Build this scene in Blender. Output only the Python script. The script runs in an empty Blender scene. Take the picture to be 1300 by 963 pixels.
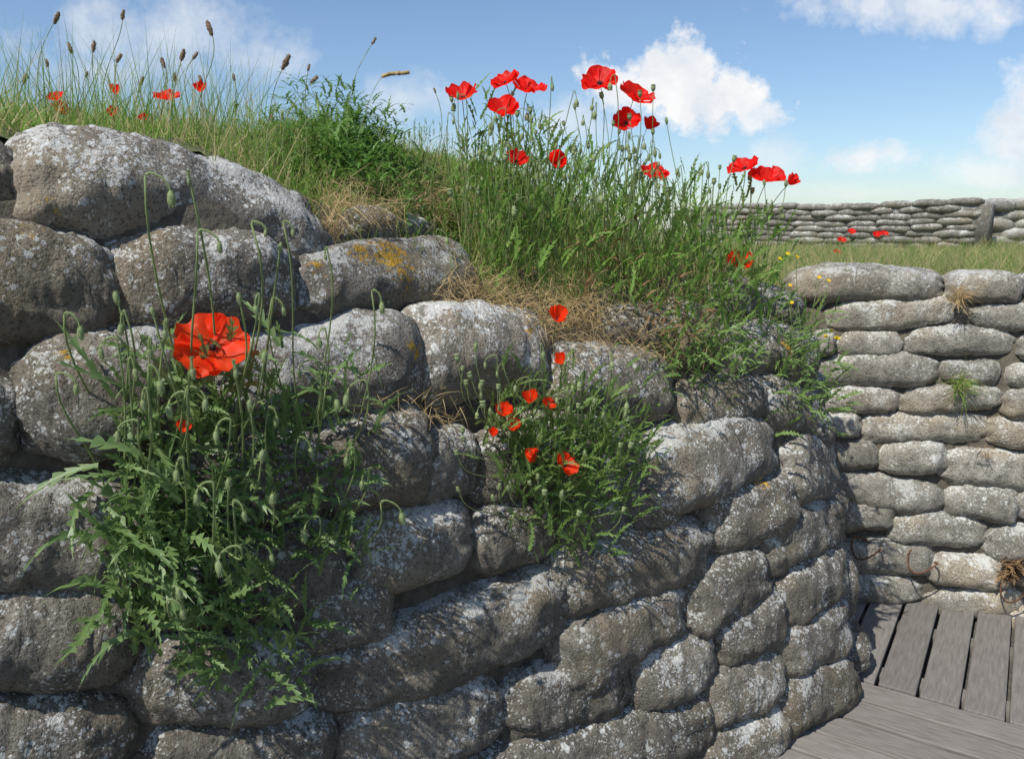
import bpy, math, random
from mathutils import Vector, Matrix, noise, Euler, Quaternion
from mathutils.bvhtree import BVHTree
random.seed(7)
S=bpy.context.scene; col=S.collection
S.view_settings.view_transform='Standard'
R=math.radians; PI=math.pi
# ------------------------------------------------------------ camera
H=1.65; PITCH=R(10.7); FP=1011.0
CAM=Vector((0,0,H))
cd=bpy.data.cameras.new('camera'); cam=bpy.data.objects.new('camera',cd); col.objects.link(cam)
cam.location=CAM; cam.rotation_euler=(R(90)-PITCH,0,0); cd.lens=28; cd.sensor_width=36; cd.clip_start=.02; cd.clip_end=2000
S.camera=cam
FW=Vector((0,math.cos(PITCH),-math.sin(PITCH))); UP=Vector((0,math.sin(PITCH),math.cos(PITCH))); RT=Vector((1,0,0))
def ray(px,py): return FW+RT*((px-650)/FP)+UP*((481.5-py)/FP)
# ------------------------------------------------------------ helpers
def sm(a,b,x):
    t=max(0,min(1,(x-a)/(b-a))); return t*t*(3-2*t)
def lerp(a,b,t): return a+(b-a)*t
def interp(xs,ys,x):
    if x<=xs[0]: return ys[0]
    for i in range(len(xs)-1):
        if x<=xs[i+1]: return lerp(ys[i],ys[i+1],(x-xs[i])/(xs[i+1]-xs[i]))
    return ys[-1]
def tag(o,label=None,cat=None,group=None,kind=None):
    if label: o['label']=label
    if cat: o['category']=cat
    if group: o['group']=group
    if kind: o['kind']=kind
    return o
def empty(name,loc,label=None,cat=None,group=None):
    o=bpy.data.objects.new(name,None); col.objects.link(o); o.location=loc; o.empty_display_size=.05
    return tag(o,label,cat,group)
def perp(d):
    d=d.normalized(); a=Vector((0,0,1)) if abs(d.z)<.9 else Vector((1,0,0))
    s=d.cross(a).normalized(); return s,s.cross(d).normalized()
def rv(a=1): return Vector((random.uniform(-a,a),random.uniform(-a,a),random.uniform(-a,a)))
class MB:
    def __init__(s): s.v=[]; s.f=[]
    def tube(s,pts,r0,r1,n=5):
        b=len(s.v); m=len(pts)
        for i,p in enumerate(pts):
            d=(pts[min(i+1,m-1)]-pts[max(i-1,0)])
            a,c=perp(d); r=lerp(r0,r1,i/(m-1))
            for k in range(n):
                t=2*PI*k/n; s.v.append(p+a*(r*math.cos(t))+c*(r*math.sin(t)))
        for i in range(m-1):
            for k in range(n):
                k2=(k+1)%n; s.f.append((b+i*n+k,b+i*n+k2,b+(i+1)*n+k2,b+(i+1)*n+k))
    def hairs(s,pts,r,cnt,ln):
        for _ in range(cnt):
            t=random.random()*(len(pts)-1.001); i=int(t); p=pts[i].lerp(pts[i+1],t-i)
            d=(pts[i+1]-pts[i]).normalized(); a,c=perp(d); th=random.random()*2*PI
            o=a*math.cos(th)+c*math.sin(th); b=len(s.v); w=.00022
            s.v+= [p+o*r*.8-d*w,p+o*r*.8+d*w,p+o*(r+ln*random.uniform(.6,1.1))+d*random.uniform(-.3,.5)*ln]
            s.f.append((b,b+1,b+2))
    def ell(s,c,ax,ra,rl,nu=8,nv=6,bump=0):
        ax=ax.normalized(); a,e=perp(ax); b=len(s.v)
        for j in range(nv+1):
            ph=-PI/2+PI*j/nv
            for k in range(nu):
                t=2*PI*k/nu; q=ra*math.cos(ph)*(1+random.uniform(-bump,bump))
                s.v.append(c+ax*(rl*math.sin(ph))+a*(q*math.cos(t))+e*(q*math.sin(t)))
        for j in range(nv):
            for k in range(nu):
                k2=(k+1)%nu; s.f.append((b+j*nu+k,b+j*nu+k2,b+(j+1)*nu+k2,b+(j+1)*nu+k))
    def lobed(s,base,d,up,L,W,droop,n=7):
        d=d.normalized(); side=d.cross(up)
        if side.length<.1: side=d.cross(Vector((1,.3,.2)))
        side.normalize(); pts=[]; p=base.copy(); st=L/n; dd=d.copy(); bend=random.uniform(-.12,.12)
        for i in range(n+1):
            pts.append(p.copy()); dd=(dd+Vector((0,0,-droop/n))+side*bend).normalized(); p=p+dd*st
        for i in range(n):
            t=(i+.5)/n; w=W*(math.sin(PI*min(1,t*.92+.08))**.7)*random.uniform(.6,1.1)
            a=pts[i]; c=pts[i+1]; dr=(c-a); nn=side.cross(dr).normalized()
            if nn.z<0: nn=-nn
            rw=W*.34*(1-t*.6)
            b=len(s.v)
            s.v+=[a-side*rw,a+side*rw,c+side*rw*.9,c-side*rw*.9]; s.f.append((b,b+1,b+2,b+3))
            for sg in (-1,1):
                m=a.lerp(c,.5)+side*sg*w*random.uniform(.8,1.1)+dr*random.uniform(.3,.9)+nn*w*random.uniform(-.1,.4)
                b=len(s.v); q1=a+side*sg*rw*.5; q2=c+side*sg*rw*.5
                m2=q1.lerp(m,.6)-dr*.12
                s.v+=[q1,m2,m,q2]; s.f.append((b,b+1,b+2,b+3))
        b=len(s.v); s.v+=[pts[n]-side*W*.1,pts[n]+side*W*.1,pts[n]+dd*st*1.1]; s.f.append((b,b+1,b+2))
    def blade(s,base,d,L,W,droop,n=4,face=None):
        side=d.cross(face if face else rv()).normalized(); p=base.copy(); dd=d.normalized(); b=len(s.v)
        for i in range(n):
            w=W*(1-(i/n)**1.6); s.v+=[p-side*w*.5,p+side*w*.5]
            dd=(dd+Vector((0,0,-droop/n))).normalized(); p=p+dd*(L/n)
        s.v.append(p)
        for i in range(n-1): s.f.append((b+2*i,b+2*i+1,b+2*i+3,b+2*i+2))
        s.f.append((b+2*n-2,b+2*n-1,b+2*n))
    def box(s,o,ax,ay,az):
        b=len(s.v)
        for k in range(8):
            s.v.append(o+ax*(k&1)+ay*((k>>1)&1)+az*((k>>2)&1))
        for f in ((0,2,3,1),(4,5,7,6),(0,1,5,4),(2,6,7,3),(0,4,6,2),(1,3,7,5)): s.f.append(tuple(b+i for i in f))
    def build(s,name,mat,parent=None,org=None,smooth=True):
        me=bpy.data.meshes.new(name)
        if org is not None: vs=[(v.x-org.x,v.y-org.y,v.z-org.z) for v in s.v]
        else: vs=[tuple(v) for v in s.v]
        me.from_pydata(vs,[],s.f); me.materials.append(mat)
        if smooth: me.polygons.foreach_set('use_smooth',[True]*len(me.polygons))
        o=bpy.data.objects.new(name,me); col.objects.link(o)
        if parent: o.parent=parent
        return o
def bez(a,b,c,d,n=12):
    out=[]
    for i in range(n+1):
        t=i/n; q=1-t; out.append(a*(q**3)+b*(3*q*q*t)+c*(3*q*t*t)+d*(t**3))
    return out
# ------------------------------------------------------------ materials
def newmat(name):
    m=bpy.data.materials.new(name); m.use_nodes=True; nt=m.node_tree; nt.nodes.clear(); return m,nt
def N(nt,t,**k):
    n=nt.nodes.new(t)
    for a,b in k.items(): setattr(n,a,b)
    return n
def L_(nt,a,b): nt.links.new(a,b)
def noi(nt,vec,scale,detail=4,rough=.55):
    n=N(nt,'ShaderNodeTexNoise'); n.inputs['Scale'].default_value=scale; n.inputs['Detail'].default_value=detail; n.inputs['Roughness'].default_value=rough
    L_(nt,vec,n.inputs['Vector']); return n.outputs['Fac']
def rng(nt,val,a,b,c=0,d=1):
    n=N(nt,'ShaderNodeMapRange'); n.inputs[1].default_value=a; n.inputs[2].default_value=b; n.inputs[3].default_value=c; n.inputs[4].default_value=d
    L_(nt,val,n.inputs[0]); return n.outputs[0]
def mth(nt,op,a,b=None):
    n=N(nt,'ShaderNodeMath',operation=op)
    for i,x in enumerate((a,b)):
        if x is None: continue
        if isinstance(x,(int,float)): n.inputs[i].default_value=x
        else: L_(nt,x,n.inputs[i])
    return n.outputs[0]
def mixc(nt,fac,a,b):
    n=N(nt,'ShaderNodeMix',data_type='RGBA')
    if isinstance(fac,(int,float)): n.inputs[0].default_value=fac
    else: L_(nt,fac,n.inputs[0])
    for i,x in ((6,a),(7,b)):
        if isinstance(x,tuple): n.inputs[i].default_value=(*x,1)
        else: L_(nt,x,n.inputs[i])
    return n.outputs[2]
def stone(name,dark,mid,lichen=.5,orange_pts=(),bump=1):
    m,nt=newmat(name); out=N(nt,'ShaderNodeOutputMaterial'); p=N(nt,'ShaderNodeBsdfPrincipled'); p.inputs['Roughness'].default_value=.92
    p.inputs['Specular IOR Level'].default_value=.2
    g=N(nt,'ShaderNodeNewGeometry'); pos=g.outputs['Position']; oi=N(nt,'ShaderNodeObjectInfo')
    big=noi(nt,pos,6,5,.6); med=noi(nt,pos,28,6,.65); fine=noi(nt,pos,150,4,.6)
    c=mixc(nt,rng(nt,med,.3,.7),dark,mid)
    c=mixc(nt,mth(nt,'MULTIPLY',rng(nt,big,.42,.58),.62),c,tuple(x*.36 for x in mid))
    c=mixc(nt,mth(nt,'MULTIPLY',rng(nt,noi(nt,pos,3,2,.5),.5,.65),.4),c,(mid[0]*1.12,mid[1]*.98,mid[2]*.76))
    c=mixc(nt,rng(nt,fine,.35,.48,.65,0),c,(.03,.027,.024))
    sx=N(nt,'ShaderNodeSeparateXYZ'); L_(nt,g.outputs['Normal'],sx.inputs[0])
    upf=rng(nt,sx.outputs[2],-.2,.9,-.09,.09)
    l1=noi(nt,pos,80,8,.76); l2=noi(nt,pos,9,5,.65)
    s1=mth(nt,'ADD',l1,upf); s1=mth(nt,'ADD',s1,mth(nt,'MULTIPLY',mth(nt,'SUBTRACT',l2,.5),1.0))
    th=.69-.14*lichen
    c=mixc(nt,mth(nt,'MULTIPLY',rng(nt,s1,th,th+.025),.8),c,(.49,.49,.46))
    for vs_,t1 in ((30,.27),(60,.33),(130,.36)):
        vo=N(nt,'ShaderNodeTexVoronoi'); vo.inputs['Scale'].default_value=vs_; L_(nt,pos,vo.inputs['Vector'])
        dd_=mth(nt,'ADD',vo.outputs['Distance'],mth(nt,'MULTIPLY',mth(nt,'SUBTRACT',l1,.5),.55))
        sp=mth(nt,'MULTIPLY',rng(nt,dd_,t1,t1-.04),rng(nt,mth(nt,'ADD',l2,upf),.41,.5))
        sp=mth(nt,'MULTIPLY',sp,rng(nt,noi(nt,pos,vs_*.5,2,.5),.5,.54))
        c=mixc(nt,mth(nt,'MULTIPLY',sp,.5*lichen+.42),c,(.56,.57,.54))
    for (q,rad) in orange_pts:
        vm=N(nt,'ShaderNodeVectorMath',operation='DISTANCE'); L_(nt,pos,vm.inputs[0]); vm.inputs[1].default_value=q
        k=mth(nt,'ADD',rng(nt,vm.outputs['Value'],0,rad,.30,-.3),mth(nt,'MULTIPLY',mth(nt,'SUBTRACT',noi(nt,pos,55,8,.8),.5),2.0))
        c=mixc(nt,mth(nt,'MULTIPLY',rng(nt,k,.1,.16),.88),c,mixc(nt,fine,(.34,.17,.01),(.66,.40,.03)))
    hs=N(nt,'ShaderNodeHueSaturation'); L_(nt,c,hs.inputs['Color']); L_(nt,rng(nt,oi.outputs['Random'],0,1,.84,1.2),hs.inputs['Value'])
    L_(nt,hs.outputs[0],p.inputs['Base Color'])
    h=mth(nt,'ADD',mth(nt,'MULTIPLY',med,1.0),mth(nt,'MULTIPLY',fine,.5)); h=mth(nt,'ADD',h,mth(nt,'MULTIPLY',noi(nt,pos,320,3,.6),.22))
    bn=N(nt,'ShaderNodeBump'); bn.inputs['Strength'].default_value=.9*bump; bn.inputs['Distance'].default_value=.012; L_(nt,h,bn.inputs['Height'])
    L_(nt,bn.outputs[0],p.inputs['Normal']); L_(nt,p.outputs[0],out.inputs[0]); return m
def leafm(name,c1,c2,trans=.35,rough=.55,spec=.35,dry=None,dryamt=.0):
    m,nt=newmat(name); out=N(nt,'ShaderNodeOutputMaterial'); p=N(nt,'ShaderNodeBsdfPrincipled'); p.inputs['Roughness'].default_value=rough
    p.inputs['Specular IOR Level'].default_value=spec
    g=N(nt,'ShaderNodeNewGeometry'); c=mixc(nt,g.outputs['Random Per Island'],c1,c2)
    if dry: c=mixc(nt,rng(nt,mth(nt,'ADD',g.outputs['Random Per Island'],mth(nt,'MULTIPLY',noi(nt,g.outputs['Position'],4,3),.8)),1.4-dryamt,1.45-dryamt),c,dry)
    n=noi(nt,g.outputs['Position'],60,3); c=mixc(nt,mth(nt,'MULTIPLY',rng(nt,n,.35,.7),.25),c,tuple(x*.6 for x in c1))
    L_(nt,c,p.inputs['Base Color']); t=N(nt,'ShaderNodeBsdfTranslucent')
    h=N(nt,'ShaderNodeHueSaturation'); L_(nt,c,h.inputs['Color']); h.inputs['Value'].default_value=1.6; L_(nt,h.outputs[0],t.inputs['Color'])
    mx=N(nt,'ShaderNodeMixShader'); mx.inputs[0].default_value=trans; L_(nt,p.outputs[0],mx.inputs[1]); L_(nt,t.outputs[0],mx.inputs[2]); L_(nt,mx.outputs[0],out.inputs[0]); return m
def plain(name,c1,c2,scale=20,rough=.8,bump=.3,dist=.01,stretch=None):
    m,nt=newmat(name); out=N(nt,'ShaderNodeOutputMaterial'); p=N(nt,'ShaderNodeBsdfPrincipled'); p.inputs['Roughness'].default_value=rough
    tc=N(nt,'ShaderNodeTexCoord'); vec=tc.outputs['Object']
    if stretch:
        mp=N(nt,'ShaderNodeMapping'); mp.inputs['Scale'].default_value=stretch; L_(nt,vec,mp.inputs[0]); vec=mp.outputs[0]
    n=noi(nt,vec,scale,6,.65); c=mixc(nt,rng(nt,n,.3,.7),c1,c2)
    oi=N(nt,'ShaderNodeObjectInfo'); hs=N(nt,'ShaderNodeHueSaturation'); L_(nt,c,hs.inputs['Color']); L_(nt,rng(nt,oi.outputs['Random'],0,1,.85,1.15),hs.inputs['Value'])
    L_(nt,hs.outputs[0],p.inputs['Base Color'])
    b=N(nt,'ShaderNodeBump'); b.inputs['Strength'].default_value=bump; b.inputs['Distance'].default_value=dist; L_(nt,n,b.inputs['Height']); L_(nt,b.outputs[0],p.inputs['Normal'])
    L_(nt,p.outputs[0],out.inputs[0]); return m
M={}
M['soil']=plain('dark earth',(.045,.037,.028),(.13,.11,.08),30,.95,.8,.02)
M['turf']=plain('turf soil',(.06,.09,.025),(.16,.17,.06),18,.95,.8,.03)
M['field']=plain('field',(.10,.14,.04),(.24,.22,.09),3,.95,.5,.03)
M['floor']=plain('trench floor',(.06,.055,.05),(.14,.13,.11),30,.95,.7,.02)
M['wood']=plain('weathered plank',(.13,.115,.10),(.23,.21,.19),6,.85,.3,.003,(1.6,14,14))
M['rust']=plain('rusty iron',(.05,.025,.015),(.16,.07,.03),60,.8,.3)
M['leaf']=leafm('poppy leaf',(.12,.20,.06),(.21,.31,.11),.35,.45,.5)
M['leafmid']=leafm('fresh leaf',(.14,.23,.055),(.23,.34,.10),.38,.5,.4)
M['leafpale']=leafm('pale leaf',(.14,.26,.045),(.25,.39,.095),.42,.6,.3,(.38,.33,.15),.12)
M['stem']=leafm('stem',(.2,.27,.10),(.29,.36,.16),.25,.6,.3)
M['pod']=leafm('seed pod',(.22,.28,.12),(.3,.36,.18),.15,.7,.2)
M['grass']=leafm('grass',(.14,.26,.035),(.28,.40,.09),.42,.55,.3,(.52,.43,.22),.36)
M['fgrass']=leafm('field grass',(.13,.22,.045),(.25,.32,.09),.4,.6,.2,(.48,.39,.2),.5)
M['straw']=leafm('straw',(.40,.28,.13),(.6,.47,.26),.3,.7,.2)
M['bush']=leafm('bush leaf',(.10,.20,.035),(.18,.31,.07),.35,.5,.4)
M['seed']=plain('brown seed head',(.10,.065,.04),(.3,.21,.13),200,.9,.5)
M['red']=leafm('red petal',(.7,.008,.006),(.85,.02,.01),.5,.5,.25)
M['orange']=leafm('orange red petal',(.82,.04,.008),(.9,.075,.012),.5,.5,.25)
M['black']=plain('dark poppy centre',(.01,.008,.012),(.03,.03,.03),200,.8,.3)
M['yellow']=leafm('yellow petal',(.75,.5,.01),(.85,.62,.02),.3,.6,.2)
M['dead']=leafm('dead plant',(.18,.11,.055),(.32,.21,.11),.15,.8,.1)
# ------------------------------------------------------------ world, sun
SUN_EL=R(52); to=Vector((-.66,-.75,0)).normalized()*math.cos(SUN_EL)+Vector((0,0,math.sin(SUN_EL)))
sl=bpy.data.lights.new('sun','SUN'); sl.energy=5; sl.angle=R(.5); sl.color=(1,.96,.89); so=bpy.data.objects.new('sun',sl); col.objects.link(so)
so.rotation_euler=to.to_track_quat('Z','Y').to_euler()
w=bpy.data.worlds.new('World'); S.world=w; w.use_nodes=True; nt=w.node_tree; nt.nodes.clear()
out=N(nt,'ShaderNodeOutputWorld'); bg=N(nt,'ShaderNodeBackground'); bg.inputs[1].default_value=.125
sky=N(nt,'ShaderNodeTexSky',sky_type='NISHITA'); sky.sun_disc=False; sky.sun_elevation=SUN_EL; sky.sun_rotation=math.atan2(to.x,to.y)
sky.air_density=1.0; sky.dust_density=.6; sky.ozone_density=2.0
tc=N(nt,'ShaderNodeTexCoord'); sx=N(nt,'ShaderNodeSeparateXYZ'); L_(nt,tc.outputs['Generated'],sx.inputs[0])
ay=mth(nt,'MAXIMUM',mth(nt,'ABSOLUTE',sx.outputs[1]),.05); ca=mth(nt,'DIVIDE',sx.outputs[0],ay); cb=mth(nt,'DIVIDE',sx.outputs[2],ay)
cv=N(nt,'ShaderNodeCombineXYZ'); L_(nt,ca,cv.inputs[0]); L_(nt,cb,cv.inputs[1])
nz=noi(nt,cv.outputs[0],17,10,.62); nz2=noi(nt,cv.outputs[0],12,8,.62)
def ab(px,py): d=ray(px,py); return d.x/d.y,d.z/d.y
mask=None
for (px,py,rx,ry,soft,st) in ((845,98,86,48,.4,1),(905,128,80,40,.4,1),(795,112,50,38,.4,.95),(955,148,36,22,.5,.85),(200,50,160,55,1,.6),(320,75,70,32,1,.55),(130,90,90,35,1,.45),(510,125,60,32,.9,.55),(1100,200,55,24,.6,.85),(1190,8,190,34,.8,.75),(1290,150,48,60,.7,.85),(1255,222,70,24,.8,.6),(985,200,45,28,.9,.5),(725,155,60,32,.8,.6),(1085,245,220,14,1,.3),(600,200,200,40,1,.25)):
    a0_,b0_=ab(px,py); dx=mth(nt,'MULTIPLY',mth(nt,'SUBTRACT',ca,a0_),FP/rx); dy=mth(nt,'MULTIPLY',mth(nt,'SUBTRACT',cb,b0_),FP/ry)
    r2=mth(nt,'SQRT',mth(nt,'ADD',mth(nt,'MULTIPLY',dx,dx),mth(nt,'MULTIPLY',dy,dy)))
    val=mth(nt,'ADD',mth(nt,'SUBTRACT',1,r2),mth(nt,'MULTIPLY',mth(nt,'SUBTRACT',nz,.48),2.8))
    k=rng(nt,val,0,soft,0,st); mask=k if mask is None else mth(nt,'MAXIMUM',mask,k)
tint=N(nt,'ShaderNodeMix',data_type='RGBA',blend_type='MULTIPLY'); tint.inputs[0].default_value=1; L_(nt,sky.outputs[0],tint.inputs[6]); tint.inputs[7].default_value=(.93,1.0,1.08,1)
ccol=mixc(nt,rng(nt,nz2,.35,.58),(6.0,6.4,7.0),(7.75,7.8,7.85))
L_(nt,mixc(nt,mask,tint.outputs[2],ccol),bg.inputs[0]); L_(nt,bg.outputs[0],out.inputs[0])
# ------------------------------------------------------------ the bank (wall face + mound)
A=Vector((-.87,1.35)); D=Vector((.8237,.567)).normalized(); NB=Vector((-D.y,D.x)); RAD=.5
poly=[]; LEN0=-2.0; SL=2.23
u=LEN0
while u<SL: poly.append(A+D*u); u+=.1
P1=A+D*SL; a0=math.atan2(D.y,D.x); C0=P1+NB*RAD
for i in range(0,13):
    a=a0+(R(96)-a0)*i/12; poly.append(C0+Vector((math.sin(a),-math.cos(a)))*RAD)
pe=poly[-1]; hd=Vector((math.cos(R(96)),math.sin(R(96))))
for i in range(1,24): poly.append(pe+hd*(.1*i))
us=[LEN0]
for i in range(1,len(poly)): us.append(us[-1]+(poly[i]-poly[i-1]).length)
nrm=[]
for i in range(len(poly)):
    d=(poly[min(i+1,len(poly)-1)]-poly[max(i-1,0)]).normalized(); nrm.append(Vector((-d.y,d.x)))
KU=[.42,.75,1.2,1.7,2.1]
KV=[[0,.06,.12,.20,.32,.45],[-.02,.06,.11,.20,.34,.45],[-.07,.05,.13,.25,.38,.5],[-.12,.04,.13,.22,.34,.45],[-.17,.01,.08,.16,.30,.45]]
KZ=[[0,.8,1.3,1.70,1.82,1.86],[0,.8,1.2,1.45,1.62,1.72],[0,.8,1.15,1.35,1.44,1.52],[0,.8,1.15,1.32,1.45,1.52],[0,.8,1.15,1.34,1.45,1.52]]
def profkeys(u):
    return [interp(KU,[k[i] for k in KV],u) for i in range(6)],[interp(KU,[k[i] for k in KZ],u) for i in range(6)]
def nearest(x,y):
    q=Vector((x,y)); best=1e9
    for i in range(len(poly)-1):
        a=poly[i]; e=poly[i+1]-a; t=max(0,min(1,(q-a).dot(e)/e.length_squared)); w=a+e*t; dd=(q-w).length
        if dd<best: best=dd; r=(us[i]+e.length*t,(q-w).dot(Vector((-e.y,e.x)).normalized()))
    return r[0],(best if r[1]>=0 else -best)
def mz(x,y,ud=None):
    u,d=ud if ud else nearest(x,y)
    v,z=profkeys(u); w=interp(v,z,d)
    zr=interp([-3,-1.2,-.74,-.3,.15,.6,.9,1.15],[1.93,1.93,1.96,1.9,1.8,1.70,1.62,1.52],x)
    zz=lerp(w,zr,sm(.4,1.15,d)) if d>.4 else w
    zz=lerp(zz,1.2,sm(4.0,6.0,y))
    if d>.3: zz+=.03*noise.noise(Vector((x*3,y*3,1)))+.012*noise.noise(Vector((x*11,y*11,4)))
    return zz
wb=MB()
for i in range(len(poly)):
    v,z=profkeys(us[i])
    for k in range(25):
        if k==0: vv,zz=v[0]-.05,-.4
        else:
            zt=(k-1)/23*z[5]; vv=interp(z,v,zt); zz=zt
        p=poly[i]+nrm[i]*vv; wb.v.append(Vector((p.x,p.y,zz)))
for i in range(len(poly)-1):
    for k in range(24):
        a=i*25+k; wb.f.append((a,a+25,a+26,a+1))
core=wb.build('earth_bank',M['soil']); tag(core,None,None,None,'structure')
gb=MB(); gx0,gx1,gy0,gy1,st=-4.5,1.3,.4,6.6,.06
nx=int((gx1-gx0)/st); ny=int((gy1-gy0)/st)
G={}
for j in range(ny+1):
    for i in range(nx+1):
        x=gx0+i*st; y=gy0+j*st; ud=nearest(x,y)
        if ud[1]>.3:
            G[(i,j)]=len(gb.v); gb.v.append(Vector((x,y,mz(x,y,ud))))
for j in range(ny):
    for i in range(nx):
        k=[(i,j),(i+1,j),(i+1,j+1),(i,j+1)]
        if all(q in G for q in k): gb.f.append(tuple(G[q] for q in k))
mo=gb.build('mound',M['turf']); tag(mo,None,None,None,'structure')
allv=[tuple(v) for v in wb.v]+[tuple(v) for v in gb.v]; allf=list(wb.f)+[tuple(q+len(wb.v) for q in f) for f in gb.f]
bvh=BVHTree.FromPolygons(allv,allf)
def hit(px,py,strict=False):
    for _ in range(1 if strict else 60):
        d=ray(px,py); l,n,i,t=bvh.ray_cast(CAM,d.normalized())
        if l is not None: break
        py+=5; px-=2
    if l is None: return None
    if n.dot(d)>0: n=-n
    return l,n,(l-CAM).dot(FW)
def hitx(px,py):
    x=px
    while x>px-120:
        h=hit(x,py,True)
        if h: return h,px-x
        x-=3
    return hit(px,py),0
def at(px,py,Y):
    d=ray(px,py); return CAM+d*(Y/d.y)
# ------------------------------------------------------------ ground sheets
WA=Vector((1.30,3.43)); WD=Vector((.975,-.20)).normalized(); WN=Vector((-WD.y,WD.x))
def wallY(x): return WA.y+(x-WA.x)*WD.y/WD.x
WTOP=1.40
def fz(x,y): 
    return WTOP-.05+.05*noise.noise(Vector((x*.7,y*.7,0)))*sm(4,7,y)
gm=MB(); 
xs=[-400,-150,-60,-25,-10]+[(-6+.5*i) for i in range(60)]+[28,40,80,200,400]
ys=[0,.3,.6,1,1.5,2,3,4,5,6,8,10,13,17,22,30,50,90,200,500,1200]
for y in ys:
    for x in xs:
        yy=max(wallY(min(max(x,-1),8)),2.2)+.17+y
        gm.v.append(Vector((x,yy,fz(x,yy))))
nn=len(xs)
for j in range(len(ys)-1):
    for i in range(nn-1):
        a=j*nn+i; gm.f.append((a,a+1,a+nn+1,a+nn))
tag(gm.build('ground',M['field']),None,None,None,'structure')
b=MB(); b.v=[Vector((-8,-8,-.06)),Vector((9,-8,-.06)),Vector((9,4.2,-.06)),Vector((-8,4.2,-.06))]; b.f=[(0,1,2,3)]
tag(b.build('trench_floor',M['floor']),None,None,None,'structure')
# ------------------------------------------------------------ sandbags
def sgp(x,e): return math.copysign(abs(x)**e,x)
def bag_mesh(L,h,d,seed,nu=64,nv=40,amp=1.0,lump=1.0):
    vs=[]; fs=[]; so=Vector((seed*7.13,seed*3.7,seed*1.9)); rnd=random.Random(seed)
    p=rnd.uniform(3.2,5.5); sag=rnd.uniform(-.04,.12)*h; tw=rnd.uniform(-.05,.05)*lump; asym=rnd.uniform(-.10,.10)*lump; bend=rnd.uniform(-.05,.05)*h*lump; seam=rnd.uniform(-.5,.6)
    for i in range(nu+1):
        s=math.sin((i/nu-.5)*PI); r=max(0,1-abs(s)**p)**.5
        r*=1+asym*s
        for k in range(nv):
            t=2*PI*k/nv; y=d/2*sgp(math.cos(t),.80)*r**.8; z=h/2*sgp(math.sin(t),.70)*(r**.8)
            x=s*L/2
            z+=sag*(1-s*s)-sag*.5+tw*x*.5+bend*math.sin(s*2.6+seed)
            P=Vector((x,y,z)); q=P+so
            nd=Vector((x*.25/L,y/d,z/h)); 
            if nd.length>0: nd.normalize()
            f=(.07*h*noise.noise(Vector((q.x*4,q.y*6,q.z*6)))+.045*h*noise.noise(q*15))*lump
            wr=abs(s)**4*math.cos(t*9+seed)*.05*h
            cr=-.03*h*math.exp(-((z/h*2-seam*.5-.1*math.sin(s*4+seed))/.07)**2) if h>.1 else 0
            f2=(.004*noise.noise(q*40)+.004*noise.noise(q*95)-.007*max(0,noise.noise(q*60)-.25)*2)*amp
            P+=nd*(f+wr+f2+cr); vs.append(tuple(P))
    for i in range(nu):
        for k in range(nv):
            k2=(k+1)%nv; fs.append((i*nv+k,(i+1)*nv+k,(i+1)*nv+k2,i*nv+k2))
    me=bpy.data.meshes.new('sandbag'); me.from_pydata(vs,[],fs); me.polygons.foreach_set('use_smooth',[True]*len(me.polygons)); return me
def place_bag(p0,p1,n,h,d,seed,mat,prot,nu=64,nv=40,amp=1,lf=1.05,lump=1.0):
    X=(p1-p0); L=X.length*lf; X.normalize(); n=(n-X*n.dot(X)).normalized(); Y=-n; Z=X.cross(Y).normalized()
    c=(p0+p1)/2+n*(prot-d/2)
    me=bag_mesh(L,h,d,seed,nu,nv,amp,lump); me.materials.append(mat)
    o=bpy.data.objects.new('sandbag',me); col.objects.link(o)
    o.matrix_world=Matrix.Translation(c)@Matrix((X,Y,Z)).transposed().to_4x4(); return o
lich=[]
for (x,y,r) in ((492,330,.16),(455,325,.08),(50,262,.09),(521,445,.06),(405,330,.06),(970,612,.05),(660,425,.10),(1000,440,.07),(630,440,.05),(75,448,.035)):
    hh=hit(x,y)
    if hh: lich.append((tuple(hh[0]-ray(x,y).normalized()*.09),r))
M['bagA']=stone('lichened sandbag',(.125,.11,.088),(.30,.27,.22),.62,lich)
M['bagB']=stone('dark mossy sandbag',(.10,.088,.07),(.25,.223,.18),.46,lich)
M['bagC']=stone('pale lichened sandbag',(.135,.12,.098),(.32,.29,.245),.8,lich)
rl=[]
for (x,y,r) in ((1215,540,.15),(1185,495,.15),(1240,503,.11),(1130,480,.06),(1255,380,.05)):
    d=ray(x,y); t=(wallY(1.9))/d.y; q=CAM+d*t; rl.append((tuple(q-Vector((0,.08,0))),r))
M['bagR']=stone('pale grey sandbag',(.20,.182,.148),(.41,.378,.318),.55,rl)
M['bagF']=stone('far sandbag',(.12,.112,.095),(.27,.25,.215),.5)
M['bagF2']=stone('far pale sandbag',(.22,.21,.18),(.40,.38,.34),.6)
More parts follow.
